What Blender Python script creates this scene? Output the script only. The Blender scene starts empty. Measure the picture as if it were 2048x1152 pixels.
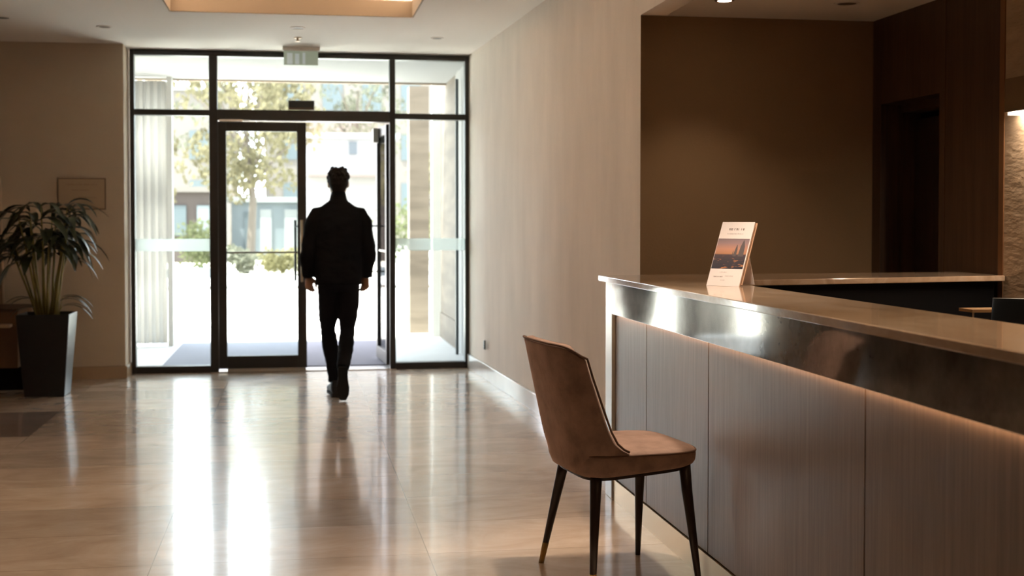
import bpy, bmesh, math, random
from mathutils import Vector, Matrix, Euler, noise

R = math.radians
PI = math.pi
scene = bpy.context.scene
col = scene.collection
random.seed(7)

# ------------------------------------------------------------------ camera, world, sun, exposure
H_CAM = 1.42
YAW = math.atan(435 / 2600)
cam_d = bpy.data.cameras.new('camera')
cam = bpy.data.objects.new('camera', cam_d)
col.objects.link(cam)
cam.location = (0, 0, H_CAM)
cam.rotation_euler = (R(90) - math.atan(72 / 2600), 0, -YAW)
cam_d.sensor_width = 36
cam_d.lens = 36 * 2600 / 2048
cam_d.shift_y = -64 / 2048
cam_d.clip_start = 0.05
cam_d.clip_end = 500
cam_d.dof.use_dof = True
cam_d.dof.focus_distance = 5.3
cam_d.dof.aperture_fstop = 3.2
scene.camera = cam

scene.view_settings.view_transform = 'Standard'
scene.view_settings.look = 'None'
scene.view_settings.exposure = 0.92
scene.view_settings.gamma = 1.0
scene.view_settings.use_curve_mapping = False
try:
    scene.cycles.use_denoising = True
    scene.cycles.max_bounces = 10
    scene.cycles.diffuse_bounces = 5
    scene.cycles.glossy_bounces = 5
    scene.cycles.transparent_max_bounces = 24
    scene.cycles.sample_clamp_indirect = 25.0
    scene.cycles.caustics_reflective = False
    scene.cycles.caustics_refractive = False
except Exception:
    pass

world = bpy.data.worlds.new('sky')
scene.world = world
world.use_nodes = True
wn = world.node_tree
wn.nodes.clear()
w_out = wn.nodes.new('ShaderNodeOutputWorld')
w_bg = wn.nodes.new('ShaderNodeBackground')
w_sky = wn.nodes.new('ShaderNodeTexSky')
w_sky.sky_type = 'HOSEK_WILKIE'
w_sky.turbidity = 6.0
w_sky.sun_direction = Vector((-0.35, -0.16, 1.0)).normalized()
w_mix = wn.nodes.new('ShaderNodeMixRGB')
w_mix.inputs[0].default_value = 0.55
w_mix.inputs[2].default_value = (0.95, 0.97, 1.0, 1)
wn.links.new(w_sky.outputs[0], w_mix.inputs[1])
wn.links.new(w_mix.outputs[0], w_bg.inputs[0])
w_bg.inputs[1].default_value = 8.0
wn.links.new(w_bg.outputs[0], w_out.inputs[0])

def lamp(name, kind, loc, energy, color=(1, 1, 1), rot=(0, 0, 0), **kw):
    d = bpy.data.lights.new(name, kind)
    d.energy = energy
    d.color = color
    for k, v in kw.items():
        setattr(d, k, v)
    o = bpy.data.objects.new(name, d)
    o.location = loc
    o.rotation_euler = rot
    col.objects.link(o)
    return o

sd = Vector((-0.35, -0.16, 1.0)).normalized()
sun = lamp('sun', 'SUN', (0, 20, 30), 20.0, (1, 0.95, 0.87), sd.to_track_quat('Z', 'Y').to_euler(), angle=R(0.6))
# portal in the glazed entrance, helps sampling of the sky only
portal = lamp('entrance_portal', 'AREA', (0.08, 12.62, 1.5), 1, rot=(R(-90), 0, 0), shape='RECTANGLE', size=3.2, size_y=3.0)
portal.data.cycles.is_portal = True

WARM = (1.0, 0.72, 0.46)
WARM2 = (1.0, 0.80, 0.60)
# ------------------------------------------------------------------ materials
def new_mat(name):
    m = bpy.data.materials.new(name)
    m.use_nodes = True
    nt = m.node_tree
    return m, nt, nt.nodes['Principled BSDF']

def setin(n, **kw):
    for k, v in kw.items():
        k = k.replace('_', ' ')
        if k in n.inputs:
            n.inputs[k].default_value = v

def plain(name, c, rough=0.6, metal=0.0, spec=0.5, bump=0.0, bscale=40, vary=0.0, vscale=6, sheen=0.0, coat=0.0, stretch=(1, 1, 1)):
    m, nt, b = new_mat(name)
    b.inputs['Base Color'].default_value = (*c, 1)
    setin(b, Roughness=rough, Metallic=metal)
    b.inputs['Specular IOR Level'].default_value = spec
    if sheen:
        b.inputs['Sheen Weight'].default_value = sheen
        b.inputs['Sheen Roughness'].default_value = 0.4
        b.inputs['Sheen Tint'].default_value = (*[min(1, x * 3.5) for x in c], 1)
    if coat:
        b.inputs['Coat Weight'].default_value = coat
        b.inputs['Coat Roughness'].default_value = 0.08
    if bump or vary:
        tc = nt.nodes.new('ShaderNodeTexCoord')
        mp = nt.nodes.new('ShaderNodeMapping')
        mp.inputs['Scale'].default_value = stretch
        nt.links.new(tc.outputs['Object'], mp.inputs[0])
    if vary:
        n = nt.nodes.new('ShaderNodeTexNoise')
        n.inputs['Scale'].default_value = vscale
        n.inputs['Detail'].default_value = 6
        n.inputs['Roughness'].default_value = 0.6
        nt.links.new(mp.outputs[0], n.inputs[0])
        r = nt.nodes.new('ShaderNodeValToRGB')
        r.color_ramp.elements[0].position = 0.3
        r.color_ramp.elements[1].position = 0.7
        r.color_ramp.elements[0].color = (*[x * (1 - vary) for x in c], 1)
        r.color_ramp.elements[1].color = (*[min(1, x * (1 + vary)) for x in c], 1)
        nt.links.new(n.outputs['Fac'], r.inputs[0])
        nt.links.new(r.outputs[0], b.inputs['Base Color'])
    if bump:
        n2 = nt.nodes.new('ShaderNodeTexNoise')
        n2.inputs['Scale'].default_value = bscale
        n2.inputs['Detail'].default_value = 5
        nt.links.new(mp.outputs[0], n2.inputs[0])
        bp = nt.nodes.new('ShaderNodeBump')
        bp.inputs['Strength'].default_value = bump
        bp.inputs['Distance'].default_value = 0.01
        nt.links.new(n2.outputs['Fac'], bp.inputs['Height'])
        nt.links.new(bp.outputs[0], b.inputs['Normal'])
    return m

def emis(name, c, s):
    m, nt, b = new_mat(name)
    b.inputs['Base Color'].default_value = (*c, 1)
    b.inputs['Emission Color'].default_value = (*c, 1)
    b.inputs['Emission Strength'].default_value = s
    return m

def glass(name, tint=(0.93, 0.98, 0.97), refl=0.10, frost=0.0):
    m = bpy.data.materials.new(name)
    m.use_nodes = True
    nt = m.node_tree
    nt.nodes.clear()
    o = nt.nodes.new('ShaderNodeOutputMaterial')
    t = nt.nodes.new('ShaderNodeBsdfTransparent')
    t.inputs[0].default_value = (*tint, 1)
    g = nt.nodes.new('ShaderNodeBsdfGlossy')
    g.inputs['Roughness'].default_value = 0.02
    mx = nt.nodes.new('ShaderNodeMixShader')
    lw = nt.nodes.new('ShaderNodeLayerWeight')
    lw.inputs[0].default_value = refl
    nt.links.new(lw.outputs['Fresnel'], mx.inputs[0])
    nt.links.new(t.outputs[0], mx.inputs[1])
    nt.links.new(g.outputs[0], mx.inputs[2])
    last = mx
    if frost:
        d = nt.nodes.new('ShaderNodeBsdfTranslucent')
        d.inputs[0].default_value = (0.9, 0.95, 0.95, 1)
        d2 = nt.nodes.new('ShaderNodeBsdfDiffuse')
        d2.inputs[0].default_value = (0.9, 0.95, 0.95, 1)
        a = nt.nodes.new('ShaderNodeMixShader')
        a.inputs[0].default_value = 0.5
        nt.links.new(d.outputs[0], a.inputs[1])
        nt.links.new(d2.outputs[0], a.inputs[2])
        mx2 = nt.nodes.new('ShaderNodeMixShader')
        mx2.inputs[0].default_value = frost
        nt.links.new(mx.outputs[0], mx2.inputs[1])
        nt.links.new(a.outputs[0], mx2.inputs[2])
        last = mx2
    nt.links.new(last.outputs[0], o.inputs[0])
    return m

def wood(name, c1, c2, rough=0.45, scale=(14, 14, 0.8), bump=0.08, spec=0.5):
    m, nt, b = new_mat(name)
    geo = nt.nodes.new('ShaderNodeNewGeometry')
    mp = nt.nodes.new('ShaderNodeMapping')
    mp.inputs['Scale'].default_value = scale
    nt.links.new(geo.outputs['Position'], mp.inputs[0])
    n = nt.nodes.new('ShaderNodeTexNoise')
    n.inputs['Scale'].default_value = 2.0
    n.inputs['Detail'].default_value = 8
    n.inputs['Roughness'].default_value = 0.65
    n.inputs['Distortion'].default_value = 0.4
    nt.links.new(mp.outputs[0], n.inputs[0])
    n3 = nt.nodes.new('ShaderNodeTexNoise')
    n3.inputs['Scale'].default_value = 9.0
    n3.inputs['Detail'].default_value = 4
    nt.links.new(mp.outputs[0], n3.inputs[0])
    ad = nt.nodes.new('ShaderNodeMixRGB')
    ad.blend_type = 'MIX'
    ad.inputs[0].default_value = 0.4
    nt.links.new(n.outputs['Fac'], ad.inputs[1])
    nt.links.new(n3.outputs['Fac'], ad.inputs[2])
    r = nt.nodes.new('ShaderNodeValToRGB')
    r.color_ramp.elements[0].position = 0.36
    r.color_ramp.elements[1].position = 0.64
    r.color_ramp.elements[0].color = (*c1, 1)
    r.color_ramp.elements[1].color = (*c2, 1)
    nt.links.new(ad.outputs[0], r.inputs[0])
    nt.links.new(r.outputs[0], b.inputs['Base Color'])
    setin(b, Roughness=rough)
    b.inputs['Specular IOR Level'].default_value = spec
    bp = nt.nodes.new('ShaderNodeBump')
    bp.inputs['Strength'].default_value = bump
    bp.inputs['Distance'].default_value = 0.004
    nt.links.new(ad.outputs[0], bp.inputs['Height'])
    nt.links.new(bp.outputs[0], b.inputs['Normal'])
    return m

def marble(name, c1, c2, c3, scale=(1.6, 4.0, 4.0), rough=0.12, coat=0.3):
    m, nt, b = new_mat(name)
    geo = nt.nodes.new('ShaderNodeNewGeometry')
    mp = nt.nodes.new('ShaderNodeMapping')
    mp.inputs['Scale'].default_value = scale
    nt.links.new(geo.outputs['Position'], mp.inputs[0])
    n = nt.nodes.new('ShaderNodeTexNoise')
    n.inputs['Scale'].default_value = 1.6
    n.inputs['Detail'].default_value = 9
    n.inputs['Roughness'].default_value = 0.62
    n.inputs['Distortion'].default_value = 1.2
    nt.links.new(mp.outputs[0], n.inputs[0])
    r = nt.nodes.new('ShaderNodeValToRGB')
    r.color_ramp.elements[0].position = 0.30
    r.color_ramp.elements[1].position = 0.68
    r.color_ramp.elements[0].color = (*c1, 1)
    r.color_ramp.elements[1].color = (*c3, 1)
    e = r.color_ramp.elements.new(0.5)
    e.color = (*c2, 1)
    nt.links.new(n.outputs['Fac'], r.inputs[0])
    nt.links.new(r.outputs[0], b.inputs['Base Color'])
    setin(b, Roughness=rough)
    if coat:
        b.inputs['Coat Weight'].default_value = coat
        b.inputs['Coat Roughness'].default_value = 0.04
    return m, nt, b, geo, r

M = {}
M['plaster'] = plain('limewashed_plaster', (0.66, 0.575, 0.495), 0.85, bump=0.10, bscale=14, vary=0.07, vscale=2.2, stretch=(1.5, 1.5, 0.45), spec=0.25)
M['plaster_left'] = plain('taupe_plaster', (0.54, 0.44, 0.33), 0.85, bump=0.08, bscale=20, vary=0.05, vscale=1.5, spec=0.2)
M['brown_wall'] = plain('dark_brown_wall', (0.27, 0.175, 0.095), 0.85, bump=0.15, bscale=90, vary=0.06, vscale=1.2, spec=0.2)  # even dark brown with faint variation and fine bump
M['ceiling'] = plain('ceiling_paint', (0.87, 0.82, 0.765), 0.9, spec=0.2)
M['cove'] = plain('cove_paint', (0.42, 0.34, 0.26), 0.9, spec=0.2)
M['frame'] = plain('dark_bronze_aluminium', (0.022, 0.017, 0.014), 0.42, metal=0.0, spec=0.5)
M['frame_ext'] = plain('dark_grey_metal', (0.06, 0.07, 0.075), 0.45)
M['glass'] = glass('clear_glass')
M['glass_edge'] = plain('green_glass_edge', (0.01, 0.05, 0.045), 0.15)
M['frost'] = glass('frosted_band', frost=0.5)
M['steel'] = plain('brushed_steel', (0.62, 0.60, 0.57), 0.25, metal=1.0)
M['brass_handle'] = plain('bronze_handle', (0.40, 0.27, 0.16), 0.3, metal=1.0)
M['base_stone'] = plain('pale_stone_skirting', (0.70, 0.66, 0.61), 0.10, vary=0.06, vscale=3, coat=0.3)
M['stone_left'] = plain('beige_stone_skirting', (0.42, 0.30, 0.19), 0.25, vary=0.08, vscale=3)
M['black'] = plain('black_laminate', (0.004, 0.004, 0.005), 0.6, spec=0.12)
M['plastic'] = plain('black_plastic', (0.015, 0.017, 0.017), 0.4)
M['beige_tex'] = plain('textured_beige_stone', (0.42, 0.32, 0.22), 0.7, bump=0.6, bscale=26, vary=0.14, vscale=9, stretch=(0.5, 0.5, 1.4), spec=0.3)
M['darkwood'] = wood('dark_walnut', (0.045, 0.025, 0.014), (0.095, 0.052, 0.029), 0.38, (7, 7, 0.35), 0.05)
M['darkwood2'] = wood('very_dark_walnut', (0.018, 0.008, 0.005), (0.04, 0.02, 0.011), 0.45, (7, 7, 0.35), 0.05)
M['veneer'] = wood('grey_oak_veneer', (0.150, 0.102, 0.075), (0.25, 0.178, 0.133), 0.42, (26, 26, 0.7), 0.10)
M['deskwood'] = wood('desk_oak', (0.26, 0.15, 0.06), (0.36, 0.22, 0.10), 0.5, (1, 8, 8), 0.03)
M['bronze_trim'] = plain('copper_bronze_trim', (0.34, 0.18, 0.09), 0.35, metal=0.8)
M['brass'] = plain('brushed_brass', (0.55, 0.36, 0.17), 0.28, metal=1.0, bump=0.02, bscale=60, stretch=(1, 1, 0.1))
M['white_post'] = plain('pale_metal_post', (0.62, 0.62, 0.60), 0.35, metal=0.3)
M['velvet'] = plain('brown_velvet', (0.2405, 0.1586, 0.1248), 0.75, sheen=0.6, vary=0.30, vscale=11, bump=0.08, bscale=120, spec=0.2)
M['velvet_pipe'] = plain('brown_velvet_piping', (0.10, 0.055, 0.037), 0.7, sheen=0.3, spec=0.2)
M['legwood'] = plain('espresso_wood', (0.017, 0.008, 0.005), 0.35)
M['ferrule'] = plain('brass_ferrule', (0.50, 0.33, 0.12), 0.3, metal=1.0)
M['jacket'] = plain('black_wool', (0.006, 0.006, 0.007), 0.9, bump=0.1, bscale=120, spec=0.15)
M['trousers'] = plain('black_cotton', (0.007, 0.007, 0.009), 0.9, spec=0.15)
M['shoe'] = plain('black_leather', (0.012, 0.011, 0.011), 0.55, spec=0.3)
M['sole'] = plain('dark_rubber', (0.016, 0.015, 0.015), 0.8, spec=0.2)
M['skin'] = plain('skin', (0.36, 0.20, 0.13), 0.55)
M['hair'] = plain('black_hair', (0.008, 0.006, 0.005), 0.7, bump=0.6, bscale=90, spec=0.2)
M['pot'] = plain('black_planter', (0.009, 0.009, 0.010), 0.36, spec=0.5)
M['soil'] = plain('soil', (0.03, 0.02, 0.012), 0.95, bump=0.8, bscale=60)
M['stem'] = plain('palm_cane', (0.23, 0.19, 0.045), 0.5, vary=0.25, vscale=12)
M['leaf'] = plain('palm_leaf', (0.028, 0.038, 0.011), 0.38, vary=0.35, vscale=5)
M['white'] = plain('white_paint', (0.385, 0.385, 0.378), 0.7)
M['pavement'] = plain('sunlit_pavement', (0.62, 0.60, 0.56), 0.9, vary=0.05, vscale=1)
M['road'] = plain('pale_road', (0.55, 0.55, 0.54), 0.9)
M['kerb'] = plain('kerb_stone', (0.132, 0.12, 0.112), 0.9)
M['mat_grey'] = plain('entrance_mat_fibre', (0.153, 0.1575, 0.1935), 0.95, bump=0.5, bscale=200)
M['porch_floor'] = plain('porch_paving', (0.44, 0.44, 0.45), 0.5, vary=0.05, vscale=2)
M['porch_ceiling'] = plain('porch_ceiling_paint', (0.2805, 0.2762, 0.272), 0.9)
M['fascia'] = plain('porch_edge', (0.36, 0.28, 0.21), 0.9)
M['curtain'] = None
M['seatbrown'] = plain('brown_cabinet', (0.19, 0.10, 0.05), 0.5, vary=0.1, vscale=4)
M['ledge'] = plain('ledge_lit_tone', (0.62, 0.45, 0.30), 0.4)  # brightly lit edge put into a pale colour
M['paper'] = plain('white_paper', (0.80, 0.73, 0.72), 0.55)
M['kraft'] = plain('tan_card', (0.55, 0.33, 0.20), 0.7)
M['ink'] = plain('grey_ink', (0.20, 0.15, 0.13), 0.7)
M['ink_pale'] = plain('pale_ink', (0.45, 0.40, 0.39), 0.7)
M['leather'] = plain('black_office_leather', (0.010, 0.012, 0.014), 0.42, spec=0.4)
M['chrome'] = plain('chrome', (0.6, 0.6, 0.6), 0.2, metal=1.0)
M['cabin_dark'] = plain('brown_lacquer', (0.10, 0.055, 0.03), 0.5)
M['led'] = emis('led_strip', (1.0, 0.74, 0.50), 4)
M['sconce_led'] = emis('sconce_strip', (1.0, 0.80, 0.62), 14)
M['lamp_lit'] = emis('downlight_lit', (1.0, 0.80, 0.62), 12)
M['lamp_off'] = plain('downlight_dark', (0.10, 0.07, 0.05), 0.5)
M['sign_green'] = emis('sign_pale_green', (0.34, 0.40, 0.31), 0.20)  # panel and marks get a low added glow to stay pale
M['sign_white'] = emis('sign_white', (0.50, 0.56, 0.55), 0.22)
M['plaque'] = plain('plaque_tan', (0.42, 0.31, 0.20), 0.5)
M['plaque_edge'] = plain('plaque_frame', (0.12, 0.07, 0.04), 0.5)
M['bark'] = plain('bark', (0.091, 0.0735, 0.0595), 0.95)
M['sconce'] = plain('bronze_shade', (0.17, 0.11, 0.055), 0.45, metal=0.4)

def band_metal():
    m, nt, b = new_mat('patinated_steel_band')
    geo = nt.nodes.new('ShaderNodeNewGeometry')
    n = nt.nodes.new('ShaderNodeTexNoise')
    n.inputs['Scale'].default_value = 9
    n.inputs['Detail'].default_value = 8
    n.inputs['Roughness'].default_value = 0.65
    nt.links.new(geo.outputs['Position'], n.inputs[0])
    r = nt.nodes.new('ShaderNodeValToRGB')
    r.color_ramp.elements[0].position = 0.3
    r.color_ramp.elements[1].position = 0.75
    r.color_ramp.elements[0].color = (0.15, 0.13, 0.11, 1)
    r.color_ramp.elements[1].color = (0.31, 0.28, 0.25, 1)
    nt.links.new(n.outputs['Fac'], r.inputs[0])
    nt.links.new(r.outputs[0], b.inputs['Base Color'])
    setin(b, Metallic=0.55, Roughness=0.07)
    return m
M['band'] = band_metal()

def counter_stone():
    m, nt, b, geo, r = marble('beige_marble', (0.34, 0.235, 0.155), (0.44, 0.32, 0.225), (0.55, 0.43, 0.33), (3.0, 1.6, 3.0), 0.10, 0.4)
    return m
M['marble'] = counter_stone()

def floor_mat():
    m, nt, b, geo, ramp = marble('polished_marble_floor', (0.42, 0.315, 0.235), (0.52, 0.405, 0.315), (0.60, 0.485, 0.39), (1.2, 2.2, 2.0), 0.11, 0.0)
    N = nt.nodes
    L = nt.links
    sep = N.new('ShaderNodeSeparateXYZ')
    L.new(geo.outputs['Position'], sep.inputs[0])
    def mth(op, a, bb=None):
        n = N.new('ShaderNodeMath')
        n.operation = op
        if isinstance(a, (int, float)): n.inputs[0].default_value = a
        else: L.new(a, n.inputs[0])
        if bb is not None:
            if isinstance(bb, (int, float)): n.inputs[1].default_value = bb
            else: L.new(bb, n.inputs[1])
        return n.outputs[0]
    TX, TY = 1.14, 0.57
    tx = mth('DIVIDE', mth('SUBTRACT', sep.outputs[0], -0.585), TX)
    ty = mth('DIVIDE', mth('SUBTRACT', sep.outputs[1], 5.48), TY)
    fx = mth('FRACT', mth('ADD', tx, 50))
    fy = mth('FRACT', mth('ADD', ty, 50))
    ix = mth('FLOOR', tx)
    iy = mth('FLOOR', ty)
    dx = mth('MULTIPLY', mth('MINIMUM', fx, mth('SUBTRACT', 1, fx)), TX)
    dy = mth('MULTIPLY', mth('MINIMUM', fy, mth('SUBTRACT', 1, fy)), TY)
    joint = mth('LESS_THAN', mth('MINIMUM', dx, dy), 0.0022)
    wn_ = N.new('ShaderNodeTexWhiteNoise')
    wn_.noise_dimensions = '2D'
    cb = N.new('ShaderNodeCombineXYZ')
    L.new(ix, cb.inputs[0]); L.new(iy, cb.inputs[1])
    L.new(cb.outputs[0], wn_.inputs[0])
    tint = mth('ADD', 0.84, mth('MULTIPLY', wn_.outputs['Value'], 0.32))
    mul = N.new('ShaderNodeMixRGB'); mul.blend_type = 'MULTIPLY'; mul.inputs[0].default_value = 1
    cb2 = N.new('ShaderNodeCombineXYZ')
    for k in range(3): L.new(tint, cb2.inputs[k])
    L.new(ramp.outputs[0], mul.inputs[1]); L.new(cb2.outputs[0], mul.inputs[2])
    # dark inlaid tile at the left
    inl = mth('MULTIPLY', mth('LESS_THAN', sep.outputs[0], -1.725),
              mth('MULTIPLY', mth('GREATER_THAN', sep.outputs[1], 8.9), mth('LESS_THAN', sep.outputs[1], 10.04)))
    dk = N.new('ShaderNodeMixRGB'); dk.blend_type = 'MULTIPLY'
    L.new(inl, dk.inputs[0]); L.new(mul.outputs[0], dk.inputs[1]); dk.inputs[2].default_value = (0.36, 0.34, 0.36, 1)
    jm = N.new('ShaderNodeMixRGB'); L.new(joint, jm.inputs[0]); L.new(dk.outputs[0], jm.inputs[1])
    jm.inputs[2].default_value = (0.30, 0.22, 0.165, 1)
    L.new(jm.outputs[0], b.inputs['Base Color'])
    # faint waviness of the polish
    n = N.new('ShaderNodeTexNoise'); n.inputs['Scale'].default_value = 5; n.inputs['Detail'].default_value = 3
    L.new(geo.outputs['Position'], n.inputs[0])
    bp = N.new('ShaderNodeBump'); bp.inputs['Strength'].default_value = 0.02; bp.inputs['Distance'].default_value = 0.02
    L.new(n.outputs['Fac'], bp.inputs['Height']); L.new(bp.outputs[0], b.inputs['Normal'])
    n2 = N.new('ShaderNodeTexNoise'); n2.inputs['Scale'].default_value = 2.5; n2.inputs['Detail'].default_value = 6
    mp = N.new('ShaderNodeMapping'); mp.inputs['Scale'].default_value = (1, 3, 1)
    L.new(geo.outputs['Position'], mp.inputs[0]); L.new(mp.outputs[0], n2.inputs[0])
    mr = N.new('ShaderNodeMapRange'); mr.inputs[1].default_value = 0.3; mr.inputs[2].default_value = 0.7
    mr.inputs[3].default_value = 0.19; mr.inputs[4].default_value = 0.25
    L.new(n2.outputs['Fac'], mr.inputs[0]); L.new(mr.outputs[0], b.inputs['Roughness'])
    b.inputs['Specular IOR Level'].default_value = 0.6
    b.inputs['Coat Weight'].default_value = 0.5
    b.inputs['Coat Roughness'].default_value = 0.085
    return m
M['floor'] = floor_mat()

def stone_courses():
    m, nt, b = new_mat('travertine_courses')
    geo = nt.nodes.new('ShaderNodeNewGeometry')
    mp = nt.nodes.new('ShaderNodeMapping')
    mp.inputs['Scale'].default_value = (0.8, 0.8, 5)
    nt.links.new(geo.outputs['Position'], mp.inputs[0])
    n = nt.nodes.new('ShaderNodeTexNoise')
    n.inputs['Scale'].default_value = 1.5
    n.inputs['Detail'].default_value = 6
    nt.links.new(mp.outputs[0], n.inputs[0])
    r = nt.nodes.new('ShaderNodeValToRGB')
    r.color_ramp.elements[0].position = 0.35
    r.color_ramp.elements[1].position = 0.65
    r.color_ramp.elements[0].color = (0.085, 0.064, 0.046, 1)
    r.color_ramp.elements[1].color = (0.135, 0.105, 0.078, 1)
    nt.links.new(n.outputs['Fac'], r.inputs[0])
    nt.links.new(r.outputs[0], b.inputs['Base Color'])
    setin(b, Roughness=0.8)
    return m
M['travertine'] = stone_courses()

def tree_mat(name, c, tl=0.45):
    m = bpy.data.materials.new(name)
    m.use_nodes = True
    nt = m.node_tree
    nt.nodes.clear()
    o = nt.nodes.new('ShaderNodeOutputMaterial')
    geo = nt.nodes.new('ShaderNodeNewGeometry')
    n = nt.nodes.new('ShaderNodeTexNoise')
    n.inputs['Scale'].default_value = 0.7
    nt.links.new(geo.outputs['Position'], n.inputs[0])
    r = nt.nodes.new('ShaderNodeValToRGB')
    r.color_ramp.elements[0].position = 0.35
    r.color_ramp.elements[1].position = 0.65
    r.color_ramp.elements[0].color = (*[x * 0.75 for x in c], 1)
    r.color_ramp.elements[1].color = (*[min(1, x * 1.25) for x in c], 1)
    nt.links.new(n.outputs['Fac'], r.inputs[0])
    d = nt.nodes.new('ShaderNodeBsdfDiffuse')
    t = nt.nodes.new('ShaderNodeBsdfTranslucent')
    mx = nt.nodes.new('ShaderNodeMixShader')
    mx.inputs[0].default_value = tl
    nt.links.new(r.outputs[0], d.inputs[0]); nt.links.new(r.outputs[0], t.inputs[0])
    nt.links.new(d.outputs[0], mx.inputs[1]); nt.links.new(t.outputs[0], mx.inputs[2])
    nt.links.new(mx.outputs[0], o.inputs[0])
    return m
M['tree_yellow'] = tree_mat('yellow_green_leaves', (0.147, 0.1295, 0.0805))
M['curtain'] = tree_mat('pleated_cloth', (0.539, 0.5267, 0.5084), 0.55)
M['tree_grey'] = tree_mat('grey_green_leaves', (0.119, 0.119, 0.091))
M['bush'] = tree_mat('bush_leaves', (0.091, 0.098, 0.0525))
M['hedge'] = tree_mat('hedge_leaves', (0.147, 0.133, 0.07))
M['bldg_white'] = plain('white_render', (0.2023, 0.2112, 0.2142), 0.9)
M['bldg_grey'] = plain('grey_blue_cladding', (0.105, 0.1225, 0.1365), 0.6)
M['bldg_brown'] = plain('brown_timber_front', (0.042, 0.0315, 0.0294), 0.9)
M['bldg_beige'] = plain('beige_render', (0.1085, 0.0945, 0.0875), 0.9)
M['far_glass'] = plain('dark_window_glass', (0.05, 0.065, 0.075), 0.5)

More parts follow.
